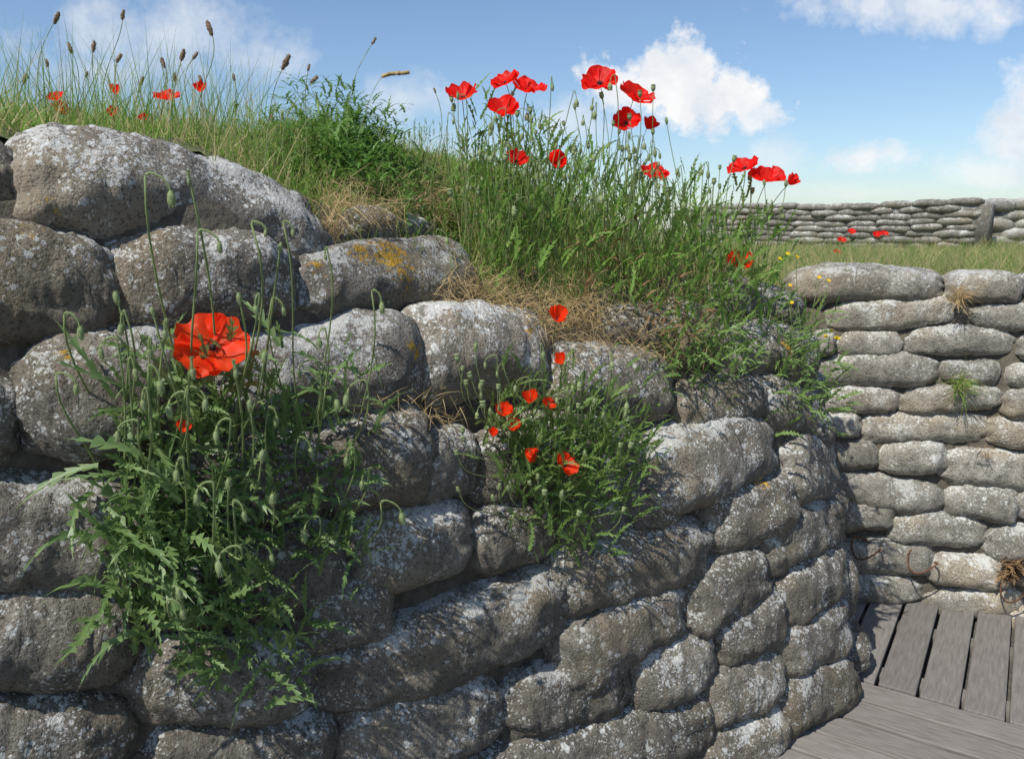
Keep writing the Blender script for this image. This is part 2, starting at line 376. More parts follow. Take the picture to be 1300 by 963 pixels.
FB=[
(-200,205,32,222,110,'A','grey sandbag cut by the left frame edge, in the topmost course'),
(20,222,408,290,148,'C','huge rounded grey sandbag topping the wall at upper left'),
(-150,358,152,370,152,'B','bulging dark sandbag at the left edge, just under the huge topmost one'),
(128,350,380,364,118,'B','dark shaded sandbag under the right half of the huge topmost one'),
(374,360,594,348,106,'A','sandbag with the big yellow lichen patch'),
(435,292,552,300,50,'A','small sandbag half buried in dry grass above the yellow lichened one'),
(-150,535,32,545,140,'A','grey sandbag at the left edge, two courses under the topmost'),
(15,510,250,495,168,'A','large grey sandbag behind the leaves left of the big orange poppy'),
(240,488,538,458,128,'C','lichened sandbag right of the big orange poppy, behind hanging buds'),
(512,455,692,438,118,'C','pale blunt sandbag left of the red poppy bud above the middle plant'),
(680,475,850,490,95,'B','shaded sandbag hidden under straw above the middle plant'),
(840,430,925,425,80,'B','sandbag behind the weeds left of the yellow-flowered plant'),
(760,420,860,415,70,'B','sandbag under dead brown weeds near the top of the wall'),
(895,380,1003,385,62,'C','upper sandbag left of the yellow flowers, below the wall crest'),
(930,335,1018,338,50,'A','small crest sandbag behind the yellow flowers'),
(900,448,998,440,70,'A','lichened sandbag left of the yellow flowers, second below the crest'),
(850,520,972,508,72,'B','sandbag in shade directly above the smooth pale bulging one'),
(980,440,1048,462,76,'B','rounded end sandbag at the corner behind the yellow-flowered plant'),
(985,385,1030,395,62,'B','small corner sandbag just under the crest'),
(-100,680,205,685,155,'A','grey sandbag at left edge beside the long drooping leaves'),
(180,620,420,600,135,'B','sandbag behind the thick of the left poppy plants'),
(385,592,545,572,120,'A','rough sandbag between the left and middle plants'),
(525,598,604,585,90,'C','small broken pale sandbag touching the left of the middle plant'),
(590,600,810,580,108,'B','sandbag hidden behind the middle poppy plant'),
(798,605,980,568,110,'C','smooth pale bulging sandbag right of the middle poppy plant'),
(960,515,1060,528,84,'B','corner sandbag below the rosette of the yellow-flowered plant'),
(430,712,600,678,106,'A','sandbag below the small broken pale one'),
(585,682,705,668,92,'B','short dark sandbag just under the middle poppy plant'),
(700,675,800,650,80,'B','sandbag tucked behind the right side of the middle plant'),
(685,750,898,690,104,'A','long sandbag right below the middle poppy plant'),
(775,652,860,632,80,'B','small sandbag between middle plant and the smooth pale one'),
(885,670,1005,628,94,'B','sandbag right of centre, under the smooth pale bulging one'),
(985,598,1065,600,92,'A','corner sandbag at half height beside the gap to the right-hand wall'),
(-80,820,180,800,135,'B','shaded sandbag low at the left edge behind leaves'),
(170,740,440,725,125,'B','sandbag behind the lower part of the left plants'),
(365,795,495,758,108,'A','dark sandbag right of the lowest leaves of the left plants'),
(382,864,712,768,120,'A','very long dark sandbag sloping up at bottom centre'),
(690,832,868,770,106,'A','sandbag right of the very long dark one'),
(855,778,972,722,94,'B','sandbag low on the wall, second left of the corner'),
(955,705,1064,655,92,'A','corner sandbag one course below half height'),
(150,870,400,850,125,'B','sandbag under the lowest leaves of the left plants'),
(-100,945,170,930,130,'B','sandbag in the bottom left corner'),
(170,975,430,945,120,'B','dark sandbag at the bottom edge under the left plants'),
(415,955,640,893,108,'A','bottom sandbag under the very long dark one'),
(630,905,800,855,96,'B','sandbag at the bottom, left of the three lowest corner ones'),
(600,990,820,930,94,'B','lowest sandbag cut by the bottom edge at centre'),
(790,872,905,818,92,'A','sandbag in the third course from the floor near the corner'),
(895,818,990,770,88,'B','sandbag left of the lower corner, fourth course from the floor'),
(970,775,1070,718,88,'B','corner sandbag in the third course from the floor'),
(880,895,990,842,86,'A','sandbag near the lower corner, second course from the floor'),
(975,845,1076,790,86,'A','corner sandbag in the second course from the floor'),
(790,955,900,900,90,'B','lowest sandbag left of the corner beside the boards'),
(975,918,1082,862,84,'B','lowest corner sandbag touching the boardwalk'),
(880,972,992,918,84,'A','bottom course sandbag beside the boardwalk, next to the corner one'),
(420,1040,640,985,100,'B','sandbag just below the bottom edge'),
]
for i,(x0,y0,x1,y1,th,m,lab) in enumerate(FB):
    a=hit(x0,y0); b_,sh=hitx(x1-12 if x1>1015 else x1,y1); xm=x1-sh; c=hit((x0+xm)/2,(y0+y1)/2)
    if not a or not b_ or not c: 
        print('MISS bag',i,lab); continue
    n=(c[1]*2+a[1]+b_[1]).normalized()
    h=th*c[2]/FP*1.19; d=max(.28,h*1.5)
    p0,p1=a[0],b_[0]
    if x1>1015: p1=p1+((p1-p0).normalized()+Vector((0,.5,0)))*(.05+sh*.001)
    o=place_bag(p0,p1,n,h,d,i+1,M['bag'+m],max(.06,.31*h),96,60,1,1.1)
    tag(o,lab,'sandbag','sandbags of the near trench wall')
k=0
for r_ in range(10):
    z=.07+r_*.142
    for s_ in range(3):
        ui=2.62+s_*.46+(r_%2)*.14; j=min(range(len(us)),key=lambda q:abs(us[q]-ui)); vq,zq=profkeys(2.5); vv=interp(zq,vq,z)
        p=poly[j]+nrm[j]*vv
        p=Vector((p.x,p.y,z)); e=Vector((nrm[j].y,-nrm[j].x,0))
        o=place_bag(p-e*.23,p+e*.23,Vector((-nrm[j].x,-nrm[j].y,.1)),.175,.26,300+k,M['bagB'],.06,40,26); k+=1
        tag(o,'shaded sandbag end on the far side of the near wall, around the corner','sandbag','sandbags around the far side of the corner')
RB=[
[(1005,358,1195,358,42),(1205,362,1300,362,38),(1305,364,1420,364,40)],
[(1040,404,1222,397,42),(1225,402,1320,402,34),(1322,404,1430,404,38)],
[(1030,437,1060,437,32),(1062,437,1145,437,36),(1148,437,1290,437,38),(1292,440,1400,440,38)],
[(1030,468,1190,472,44),(1188,472,1272,476,36),(1272,478,1350,480,34),(1352,480,1440,480,38)],
[(1030,507,1145,505,38),(1142,508,1275,506,38),(1270,510,1400,506,44)],
[(1030,540,1092,540,36),(1090,544,1258,545,42),(1250,550,1380,550,40)],
[(1040,577,1115,577,40),(1112,582,1205,580,44),(1190,592,1340,592,52),(1342,592,1450,595,46)],
[(1040,615,1200,630,46),(1195,638,1290,640,48),(1288,642,1400,646,46)],
[(1035,655,1135,657,42),(1128,672,1255,678,44),(1250,686,1350,690,50),(1352,690,1460,695,50)],
[(1035,705,1185,710,50),(1180,724,1290,725,46),(1290,732,1420,736,48)],
[(1040,748,1172,750,40),(1168,768,1300,766,42),(1266,790,1420,790,46)]]
on=['top','second','third','fourth','fifth','sixth','seventh','eighth','ninth','tenth','lowest']; oc=['first','second','third','fourth']
def rwall(px,py):
    d=ray(px,py); W=Vector((WA.x,WA.y)); n=WN
    t=(W.dot(n)-0)/(Vector((d.x,d.y)).dot(n)); p=CAM+d*t
    lean=.06*p.z; t=(W.dot(n)+lean)/(Vector((d.x,d.y)).dot(n)); return CAM+d*t
k=0
for ri,row in enumerate(RB):
    for ci,(x0,y0,x1,y1,th) in enumerate(row):
        q_=6 if ri==0 else 0; ra=random.uniform(-3,3); rb=random.uniform(-3,3)
        p0=rwall(x0,y0+q_+ra); p1=rwall(x1,y1+q_+rb); dep=((p0+p1)/2-CAM).dot(FW); h=th*dep/FP*1.18
        o=place_bag(p0,p1,Vector((-WN.x,-WN.y,.06)),h,.28,500+k,M['bagR'],.046+random.uniform(-.014,.014),60,38,1.1,1.1,1.2); k+=1
        tag(o,'pale sandbag in the %s course of the right-hand wall, %s from the left'%(on[ri],oc[ci]),'sandbag','sandbags of the right-hand trench wall')
b=MB()
for (x,z,dd) in ((.9,-.3,.0),(.9,1.36,.085),(.9,1.36,.5)):
    for xx in (0,6):
        p=WA+WD*(xx-.35)+WN*dd; b.v.append(Vector((p.x,p.y,z)))
b.f=[(0,1,3,2),(2,3,5,4)]
tag(b.build('earth_backing',M['soil']),None,None,None,'structure')
def farwall(pA,pB,z0,rows,hc,bl,mat,lab,seed):
    e=(pB-pA); Ln=e.length; e.normalize(); n=Vector((e.y,-e.x))
    t=empty('sandbag_wall',(pA.x,pA.y,z0),lab,'sandbag wall','sandbag walls across the field')
    cnt=int(Ln/bl); base=[bag_mesh(bl*1.12*q_,hc*1.36,.3,seed+int(q_*100),22,14,1) for q_ in (.85,.95,1,1.05,1.1,1.2,1.0,.95)]
    for me in base: me.materials.append(mat)
    rr=random.Random(seed)
    for r_ in range(rows):
        off=(r_%2)*.5*bl+rr.uniform(-.1,.1)
        for c in range(cnt):
            p=pA+e*(off+bl*(c+.5)+rr.uniform(-.04,.04))+n*rr.uniform(-.03,.03); o=bpy.data.objects.new('sandbag',base[rr.randrange(8)]); col.objects.link(o); o.parent=t
            o.location=(p.x-pA.x,p.y-pA.y,hc*(r_+.5)+rr.uniform(-.008,.008)+.02*math.sin(c*.9)); o.rotation_euler=(0,rr.uniform(-.03,.03),math.atan2(e.y,e.x)+rr.uniform(-.05,.05)+(PI if rr.random()<.5 else 0))
    b=MB(); w=Vector((-n.x,-n.y,0)); q=Vector((pA.x,pA.y,z0-.1))-w*.07
    b.box(q,Vector((e.x,e.y,0))*(Ln),w*.5,Vector((0,0,hc*rows*.93+.1))); b.build('earth_fill',mat,t,Vector((pA.x,pA.y,z0)))
farwall(Vector((3.5,15.8)),Vector((7.4,12.6)),1.32,8,.095,.47,M['bagF'],'long dark low sandbag wall on the horizon beyond the grass',900)
farwall(Vector((7.75,13.4)),Vector((12.5,12.2)),1.34,5,.15,.55,M['bagF2'],'paler sandbag wall piece at the right edge of the horizon',950)
# ------------------------------------------------------------ boardwalk
bw=empty('boardwalk',(1.6,2.9,0),'weathered grey wooden duckboards on the trench floor at lower right','boardwalk')
B1=Vector((.545,.84,0)).normalized(); B2=Vector((B1.y,-B1.x,0))
d=ray(1062,852); o0=CAM+d*(-H/d.z)
def plank(o,ax,ay,ln,w,tk=.03):
    b=MB(); b.box(Vector((-0,-w/2,-tk)),Vector((ln,0,0)),Vector((0,w,0)),Vector((0,0,tk)))
    me=b.build('plank',M['wood'],bw,None,False)
    bvm=me.modifiers.new('b','BEVEL'); bvm.width=.005; bvm.segments=2
    me.location=o-bw.location; me.rotation_euler=(random.uniform(-.012,.012),random.uniform(-.006,.006),math.atan2(ax.y,ax.x)); return me
for i in range(-3,14):
    plank(o0+B2*(.138*i+.07)+Vector((0,0,random.uniform(-.004,.003))),B1,B2,1.1,.125)
for i in range(7):
    plank(o0-B1*(.138*i+.078)-B2*(.1+.05*(i%2))+Vector((0,0,random.uniform(-.004,.003))),B2,B1,2.4,.125)
for q in (.15,.6):
    b=MB(); b.box(Vector((0,-.04,-.06)),Vector((2.6,0,0)),Vector((0,.08,0)),Vector((0,0,.028))); r=b.build('bearer',M['wood'],bw,None,False)
    r.location=o0+B1*q-B2*.45-bw.location; r.rotation_euler=(0,0,math.atan2(B2.y,B2.x))
def ring(px,py,rad,lab,fun):
    p=fun(px,py); n=Vector((-WN.x,-WN.y,0)); c=p+n*(.07); b=MB(); pts=[]
    for i in range(19):
        a=PI*1.75*i/18-.4; pts.append(c+Vector((WD.x,WD.y,0))*(rad*math.cos(a))+(n*.8+Vector((0,0,-.4))).normalized()*(rad*math.sin(a)*.9)+Vector((0,0,.02*math.sin(a*2))))
    b.tube(pts,.004,.004,6); o=b.build('iron_ring',M['rust']); tag(o,lab,'iron loop','rusty iron loops in the right-hand wall')
ring(1165,705,.06,'rusty wire loop sticking out of the right-hand wall near its base',rwall)
ring(1095,688,.06,'rusty wire loop at the left end of the right-hand wall',rwall)
ring(1278,742,.05,'rusty wire loop under the dead brown tuft at right',rwall)
# ------------------------------------------------------------ grass stuff
def grassfield(name,pts_fn,n,Lr,W,mat,label,droop=.6,lean=.45,rough=1.0):
    b=MB()
    for _ in range(n):
        p=pts_fn()
        if p is None: continue
        k=.6+rough*max(0,noise.noise(p*4)+.35)
        d=Vector((random.gauss(0,lean),random.gauss(0,lean),1)).normalized()
        b.blade(p,d,random.uniform(*Lr)*k,W*random.uniform(.6,1.3),random.uniform(.1,droop),3)
    o=b.build(name,mat,None,None,False); tag(o,label,'grass',None,'stuff'); return o
def mp():
    for _ in range(20):
        x=random.uniform(-3.0,1.1); y=random.uniform(1.2,4.2); ud=nearest(x,y)
        if ud[1]<.36: continue
        if ud[0]>.4 and ud[0]<1.0 and ud[1]<.5 and random.random()<.85: continue
        return Vector((x,y,mz(x,y,ud)-.005))
grassfield('mound_grass',mp,52000,(.03,.12),.0036,M['grass'],'green and straw coloured grass covering the mound above the near wall',.9,.55)
def fp():
    y=3.6+(random.random()**1.8)*10; x=random.uniform(.2,.72)*y*1.05+.3
    if x<1.2 and y<4.2: return None
    return Vector((x,y,fz(x,y)-.005))
grassfield('field_grass',fp,46000,(.03,.11),.0042,M['fgrass'],'short dry grass of the field beyond the right-hand wall',.7,.7,2.6)
def region(x0,x1,y0,y1,off=.06):
    def f():
        h=hit(random.uniform(x0,x1),random.uniform(y0,y1),True)
        return h[0]+h[1]*random.uniform(.0,off) if h else None
    return f
b=MB()
for (x0,x1,y0,y1,cnt) in ((392,560,262,302,1400),(590,740,378,425,1000),(700,880,395,470,1100),(540,600,375,400,300),(430,560,500,545,160),(640,720,420,445,200)):
    f=region(x0,x1,y0,y1,.12)
    for _ in range(cnt):
        p=f()
        if p: b.blade(p,(rv()+Vector((.2,-.2,.0))),random.uniform(.03,.10),.0018,random.uniform(0,.8),4)
tag(b.build('dry_straw',M['straw'],None,None,False),'matted dry straw lying over the sandbags below the mound','straw',None,'stuff')
# ------------------------------------------------------------ flower pieces
def petal_mesh(cup,seed,mat):
    vs=[]; fs=[]; rr=random.Random(seed); ph=rr.uniform(0,6); NI,NJ=14,26; span=2.3
    for i in range(NI+1):
        t=i/NI
        for j in range(NJ+1):
            w=j/NJ*2-1; ang=w*span/2*(.78+.22*t**.5)
            r=t*(1-.13*abs(w)**4-.035*(1-w*w)*math.cos(w*9+ph*.2))*(1+.022*math.sin(ang*14+ph)*t*t)
            z=cup*(t**1.5)+.055*math.sin(ang*9+ph)*t*t*t+.13*noise.noise(Vector((ang*1.8,t*2,seed*3+.5)))*t*t*2+.035*noise.noise(Vector((ang*6,t*4,seed)))*t
            z-=.2*max(0,t-.65)*(seed%2)*2*cup
            r*= (1-cup*.24*t); vs.append((r*math.cos(ang),r*math.sin(ang),z))
    for i in range(NI):
        for j in range(NJ):
            a=i*(NJ+1)+j; fs.append((a,a+NJ+1,a+NJ+2,a+1))
    me=bpy.data.meshes.new('petal'); me.from_pydata(vs,[],fs); me.materials.append(mat); me.polygons.foreach_set('use_smooth',[True]*len(fs)); return me
PET={}
for key,mat in (('red',M['red']),('orange',M['orange'])):
    for c_ in (.3,.6,1.0): PET[(key,c_)]=[petal_mesh({.3:.42,.6:.62,1.0:1.1}[c_],s_,mat) for s_ in range(6)]
def centre_mesh():
    b=MB(); b.ell(Vector((0,0,.10)),Vector((0,0,1)),.085,.11,8,5)
    for i in range(60):
        a=random.uniform(0,2*PI); e=random.uniform(.5,1.25); d=Vector((math.cos(a)*math.cos(e),math.sin(a)*math.cos(e),math.sin(e)))
        b.tube([Vector((0,0,.03)),d*.19],.004,.003,3); b.ell(d*.20,d,.012,.022,4,3)
    me=b.build('tmp',M['black']); d=me.data; bpy.data.objects.remove(me); return d
CEN=centre_mesh()
def budmesh():
    b=MB(); b.ell(Vector((0,0,.5)),Vector((0,0,1)),.27,.55,10,8)
    for i in range(160):
        t=random.uniform(-1.2,1.3); a=random.uniform(0,2*PI); n=Vector((math.cos(a)*math.cos(t),math.sin(a)*math.cos(t),math.sin(t)))
        p=Vector((n.x*.27,n.y*.27,.5+n.z*.55)); s,_=perp(n); i0=len(b.v); b.v+=[p-s*.014,p+s*.014,p+n*.2+rv(.05)]; b.f.append((i0,i0+1,i0+2))
    me=b.build('tmp',M['pod']); d=me.data; bpy.data.objects.remove(me); return d
def podmesh():
    b=MB(); prof=[(0,.06),(.12,.2),(.4,.34),(.7,.38),(.9,.3),(.98,.24),(1.0,.40),(1.06,.40),(1.12,.08)]; n=10
    for z,r in prof:
        for k in range(n): b.v.append(Vector((r*math.cos(2*PI*k/n),r*math.sin(2*PI*k/n),z)))
    for i in range(len(prof)-1):
        for k in range(n):
            k2=(k+1)%n; b.f.append((i*n+k,i*n+k2,(i+1)*n+k2,(i+1)*n+k))
    me=b.build('tmp',M['pod']); d=me.data; bpy.data.objects.remove(me); return d
BUD=budmesh(); POD=podmesh()
def inst(name,me,parent,pos,axis,scale,org,roll=None):
    o=bpy.data.objects.new(name,me); col.objects.link(o); o.parent=parent; o.location=pos-org
    q=axis.normalized().to_track_quat('Z','Y'); o.rotation_mode='QUATERNION'
    o.rotation_quaternion=q@Quaternion((0,0,1),roll if roll is not None else random.uniform(0,6)); o.scale=(scale,)*3; return o
def poppy(px,py,bx,by,size,axis,key,cup,lab,group,Yoff=0,hair=False,npet=4,Y=None,base=None):
    hb=hit(bx,by); bp=base if base else (hb[0] if hb else at(bx,by,3))
    yy=Y if Y else bp.y+Yoff; fpnt=at(px,py,yy); rad=size*(fpnt-CAM).dot(FW)/FP/2*1.12
    e=empty('poppy',bp,lab,'poppy',group); ax=axis.normalized()
    hgt=(fpnt-bp).length
    pts=bez(bp,bp+Vector((random.uniform(-.1,.1)*hgt,-.05*hgt,hgt*.4)),fpnt-ax*hgt*.3+rv(.02),fpnt-ax*rad*.05,14)
    b=MB(); b.tube(pts,.0017,.0013,5)
    if hair: b.hairs(pts,.0015,260,.005)
    b.build('stem',M['stem'],e,bp)
    q=ax.to_track_quat('Z','Y'); r0=random.uniform(0,1.5)
    for k in range(npet):
        o=inst('petal',random.choice(PET[(key,cup)]),e,fpnt+ax*(rad*.04*(k%2)),ax,rad*random.uniform(.92,1.08),bp,0)
        o.rotation_quaternion=q@Quaternion((0,0,1),r0+k*2*PI/npet+random.uniform(-.15,.15))@Quaternion((0,1,0),random.uniform(-.22,.16)+(.1 if k%2 else 0))
    inst('flower_centre',CEN,e,fpnt,ax,rad,bp)
    return e
TOP='red poppies above the wall crest'
v=Vector
hb=hit(260,560); bp0=hb[0]+hb[1]*.05
poppy(270,443,262,600,88,v((.34,-.72,.58)),'orange',.3,'big orange-red poppy standing alone at left before the wall','orange poppies low on the wall',0,True,4,(hb[0]).y-.14,bp0)
top=[(587,127,600,300,42,(-.1,-.5,.8),.6,'leftmost poppy of the tall clump on the crest'),
(640,145,640,320,44,(-.1,-.5,.7),.6,'poppy hanging below the upper left pair of the crest clump'),
(643,107,660,310,38,(-.3,-.35,.9),.3,'poppy highest in the left half of the crest clump'),
(669,117,670,330,46,(.2,-.35,.85),.3,'poppy touching the right of the highest one in the left half'),
(762,108,745,330,46,(-.2,-.6,.7),.3,'highest poppy of the whole crest clump, right half'),
(804,127,790,330,48,(.3,-.35,.75),.3,'poppy just right of and below the highest one'),
(794,158,780,330,38,(.1,-.75,.5),.6,'round open poppy in the middle of the right-half cluster'),
(821,164,815,330,24,(.3,-.5,.6),1.0,'small half-closed poppy at the right of the right-half cluster'),
(704,210,700,330,30,(.2,-.8,.3),1.0,'cupped poppy in the green stems between both halves of the clump'),
(655,206,650,320,30,(.2,-.5,.6),.6,'poppy half hidden in stems under the left half'),
(828,221,820,330,36,(.1,-.4,.7),.3,'poppy half hidden in stems under the right half'),
(946,216,935,320,40,(-.3,-.4,.8),.3,'left one of the three poppies near the right end of the crest'),
(972,231,955,325,44,(.1,-.4,.85),.3,'middle and widest of the three poppies near the right end'),
(1001,234,975,330,20,(.4,-.4,.6),1.0,'small closed poppy, right one of the three near the right end'),
(938,336,925,365,34,(.0,-.6,.6),.6,'orange poppy nestled in leaves right above the corner sandbags')]
for (px,py,bx,by,sz,ax,cup,lab) in top: poppy(px,py,bx,by,sz,v(ax),'red' if py<300 else 'orange',cup,lab,TOP,.02 if py<200 else -.12)
left=[(72,128,80,165,22,(0,-.5,.8),.6,'small far poppy at the far left above the wall, upper of two'),
(76,141,90,168,22,(.3,-.5,.6),.6,'small far poppy at the far left above the wall, lower of two'),
(147,120,150,165,18,(.2,-.5,.8),1.0,'small poppy among seed heads, third from the left edge'),
(213,127,215,165,32,(0,-.4,.9),.3,'widest small poppy among the seed heads at upper left'),
(255,117,260,170,20,(.2,-.5,.8),1.0,'small cupped poppy right of the widest one at upper left'),
(143,144,150,168,15,(.2,-.6,.5),.6,'tiny poppy low in the grass at upper left'),
(183,152,185,172,14,(.2,-.6,.5),.6,'tiny poppy just above the huge sandbag')]
for (px,py,bx,by,sz,ax,cup,lab) in left:
    Y=2.2; bp=at(bx,by,Y); bp.z=mz(bp.x,bp.y); poppy(px,py,bx,by,sz,v(ax),'red',cup,lab,'small poppies at upper left',0,False,4,Y,bp)
mid=[(706,406,700,470,26,(.2,-.5,.5),1.0,'lone closed orange poppy above the middle plant'),
(715,461,712,500,20,(-.3,-.4,.6),1.0,'small orange poppy just under the lone closed one'),
(641,527,650,560,26,(.0,-.4,.8),1.0,'orange poppy at upper left in the middle plant'),
(673,511,680,560,24,(.0,-.4,.8),1.0,'topmost orange poppy inside the leaves of the middle plant'),
(695,515,700,560,20,(.3,-.4,.7),.6,'orange poppy right of the topmost one in the middle plant'),
(651,546,655,590,22,(.0,-.4,.7),1.0,'narrow orange poppy left of centre in the middle plant'),
(627,553,640,590,16,(.0,-.4,.7),1.0,'tiny orange poppy at the left side of the middle plant'),
(666,571,670,610,24,(.5,-.3,-.3),1.0,'drooping orange poppy in the centre of the middle plant'),
(716,591,705,620,30,(.3,-.5,.5),.6,'round orange poppy lowest in the middle plant'),
(232,548,235,580,22,(.2,-.3,.8),1.0,'small red poppy bud opening under the big orange poppy')]
for (px,py,bx,by,sz,ax,cup,lab) in mid: poppy(px,py,bx,by,sz,v(ax),'orange',cup,lab,'orange poppies low on the wall',-.18)
for (px,py,lab) in ((1068,306,'leftmost tiny poppy in the field before the far wall'),(1080,296,'tiny field poppy second from the left'),(1112,300,'tiny field poppy third from the left'),(1122,298,'rightmost tiny poppy in the field before the far wall'),(1062,322,'tiny poppy low in the field grass, nearest the near wall')):
    Y=7.5; bp=at(px,py+12,Y); bp.z=fz(bp.x,bp.y); poppy(px,py,px,py,11,v((0,-.5,.8)),'red',.6,lab,'tiny poppies in the field',0,False,4,Y,bp)
# ------------------------------------------------------------ plants
def stemthing(e,org,base,tip,kind,scale,hair=0,r=.0013,hook=False,mat='stem'):
    hgt=(tip-base).length; b=MB()
    if hook:
        topp=tip+Vector((random.uniform(-.02,.02),0,scale*1.8)); side=Vector((random.choice((-1,1))*scale*1.1,0,0)); topp-=side
        pts=bez(base,base+Vector((random.uniform(-.12,.12)*hgt,-.02,hgt*.4)),topp-Vector((random.uniform(-.1,.1)*hgt,0,hgt*.3))-side*.2,topp,10)+bez(topp,topp+Vector((0,0,scale*.7)),tip+Vector((0,0,scale*1.9)),tip+Vector((0,0,scale*.9)),7)[1:]
        ax=Vector((0,0,-1))+rv(.15); pos=tip+Vector((0,0,scale*.95))
    else:
        pts=bez(base,base+Vector((random.uniform(-.15,.15)*hgt,-.05*hgt,hgt*.4)),tip-Vector((random.uniform(-.1,.1)*hgt,0,hgt*.35)),tip,10); ax=(pts[-1]-pts[-2]); pos=tip
    b.tube(pts,r,r*.75,5)
    if hair: b.hairs(pts,r,hair,.0042)
    s=b.build('stem',M[mat],e,org)
    inst('bud' if kind=='bud' else 'seed_pod',BUD if kind=='bud' else POD,s,pos,ax,scale,org)
def leafy(e,org,regions,mat,Lr,Wr,off,droop=1.2,up=.3,lift=0):
    b=MB()
    for (x0,x1,y0,y1,cnt) in regions:
        for _ in range(cnt):
            cx=(x0+x1)/2; cy=(y0+y1)/2; px=random.gauss(cx,(x1-x0)/3.6); py=random.gauss(cy,(y1-y0)/3.4)
            if px<x0-10 or px>x1+10 or py<y0-15 or py>y1+15: continue
            h=hit(px,py,True)
            if not h: continue
            k=random.random(); p=h[0]+h[1]*(.05+off*k)+Vector((0,0,lift*random.random()**1.5))
            d=h[1]*random.uniform(.0,.8)+Vector((random.uniform(-.7,.7),random.uniform(-.5,.2),random.uniform(-.6,1)+up))
            L=random.uniform(*Lr)
            b.lobed(p,d,h[1]+Vector((0,0,.8))+rv(.5),L,L*random.uniform(*Wr),random.uniform(.2,droop),random.choice((5,6,7,8)))
    return b.build('leaves',M[mat],e,org)
def plant(name,bx,by,lab,cat='plant',group=None):
    h=hit(bx,by); e=empty(name,h[0],lab,cat,group); return e,h[0].copy()
def tipat(px,py,bx,by,out):
    h=hit(bx,by); base=h[0]+h[1]*.05; return base,at(px,py,base.y-out)
LG='poppy plants hanging on the left of the wall'
e,o=plant('poppy_plant',130,640,'poppy plant with long drooping leaves at far left of the wall','poppy plant',LG)
leafy(e,o,[(120,230,540,740,80),(110,200,640,800,60),(120,200,470,580,35)],'leaf',(.07,.15),(.09,.14),.10,2.0,.4)
for (px,py,bx,by,k,sc) in ((103,430,140,560,'bud',.022),(155,425,150,600,'bud',.02),(190,455,170,600,'bud',.018),(98,500,130,620,'bud',.018),(150,385,150,600,'bud',.02),(172,480,165,640,'bud',.018),(128,455,150,640,'bud',.018)):
    a,t=tipat(px,py,bx,by,.12); stemthing(e,o,a,t,k,sc,220,.0021,px!=150)
e,o=plant('poppy_plant',260,660,'dense hairy-stemmed poppy plant around the big orange poppy','poppy plant',LG)
leafy(e,o,[(160,360,490,720,210),(170,340,700,850,150),(180,330,450,560,60)],'leaf',(.05,.13),(.10,.16),.13,1.2,.7)
for (px,py,bx,by,k,sc) in ((218,262,235,560,'bud',.026),(240,235,255,560,'bud',.012),(279,320,262,600,'bud',.018),(305,385,300,600,'bud',.018),(338,300,300,600,'bud',.012),(205,500,215,640,'bud',.024),(215,530,222,650,'bud',.022),(278,728,265,700,'bud',.026),(230,760,240,760,'bud',.022),(150,560,190,640,'bud',.018),(232,785,240,800,'bud',.018),(335,460,300,640,'bud',.02),(332,585,300,660,'bud',.022),(347,640,320,680,'bud',.022),(355,320,320,560,'bud',.016),(262,520,260,680,'bud',.02),(300,480,290,660,'bud',.016),(225,610,225,720,'bud',.02),(275,560,270,700,'bud',.02),(245,480,240,680,'bud',.018),(318,520,300,700,'bud',.018),(182,520,200,700,'bud',.018),(290,620,285,740,'bud',.02),(210,430,220,640,'bud',.016),(325,400,305,640,'bud',.018),(195,400,215,640,'bud',.014),(250,640,255,780,'bud',.02),(310,660,300,790,'bud',.018)):
    a,t=tipat(px,py,bx,by,.2); stemthing(e,o,a,t,k,sc,240,.0023,random.random()<.8)
e,o=plant('poppy_plant',390,640,'spreading poppy plant with drooping round buds right of the big poppy','poppy plant',LG)
leafy(e,o,[(330,450,450,620,100),(330,450,600,740,80),(290,380,740,850,50)],'leaf',(.045,.11),(.10,.15),.11,1.3,.6)
for (px,py,bx,by,k,sc) in ((485,397,430,620,'bud',.022),(441,516,400,640,'bud',.026),(428,520,395,640,'bud',.024),(510,664,440,720,'bud',.024),(387,688,370,720,'bud',.026),(372,300,380,560,'bud',.014),(413,330,395,560,'bud',.012),(395,580,380,660,'bud',.02),(460,620,430,700,'bud',.018),(345,715,350,760,'bud',.02),(360,400,360,600,'bud',.016),(380,480,370,640,'bud',.018),(352,540,350,700,'bud',.018),(405,440,385,640,'bud',.018),(440,590,410,700,'bud',.018)):
    a,t=tipat(px,py,bx,by,.14); stemthing(e,o,a,t,k,sc,220,.0020,True)
e,o=plant('poppy_plant',690,600,'bushy poppy plant dotted with small orange poppies in mid wall','poppy plant')
leafy(e,o,[(600,790,500,640,480),(630,750,560,700,280),(590,690,500,610,190),(710,795,510,640,140)],'leafmid',(.035,.075),(.11,.18),.13,.8,.9)
for i in range(54):
    px=random.uniform(580,800); py=random.uniform(445,540) if i%3 else random.uniform(550,660)
    a,t=tipat(px,py,lerp(px,690,.5),max(py+50,590),.15); stemthing(e,o,a,t,'bud' if i%2 else 'pod',random.uniform(.013,.02),60,.0015,i%3==1)
TG='tangled poppy plants on the crest'
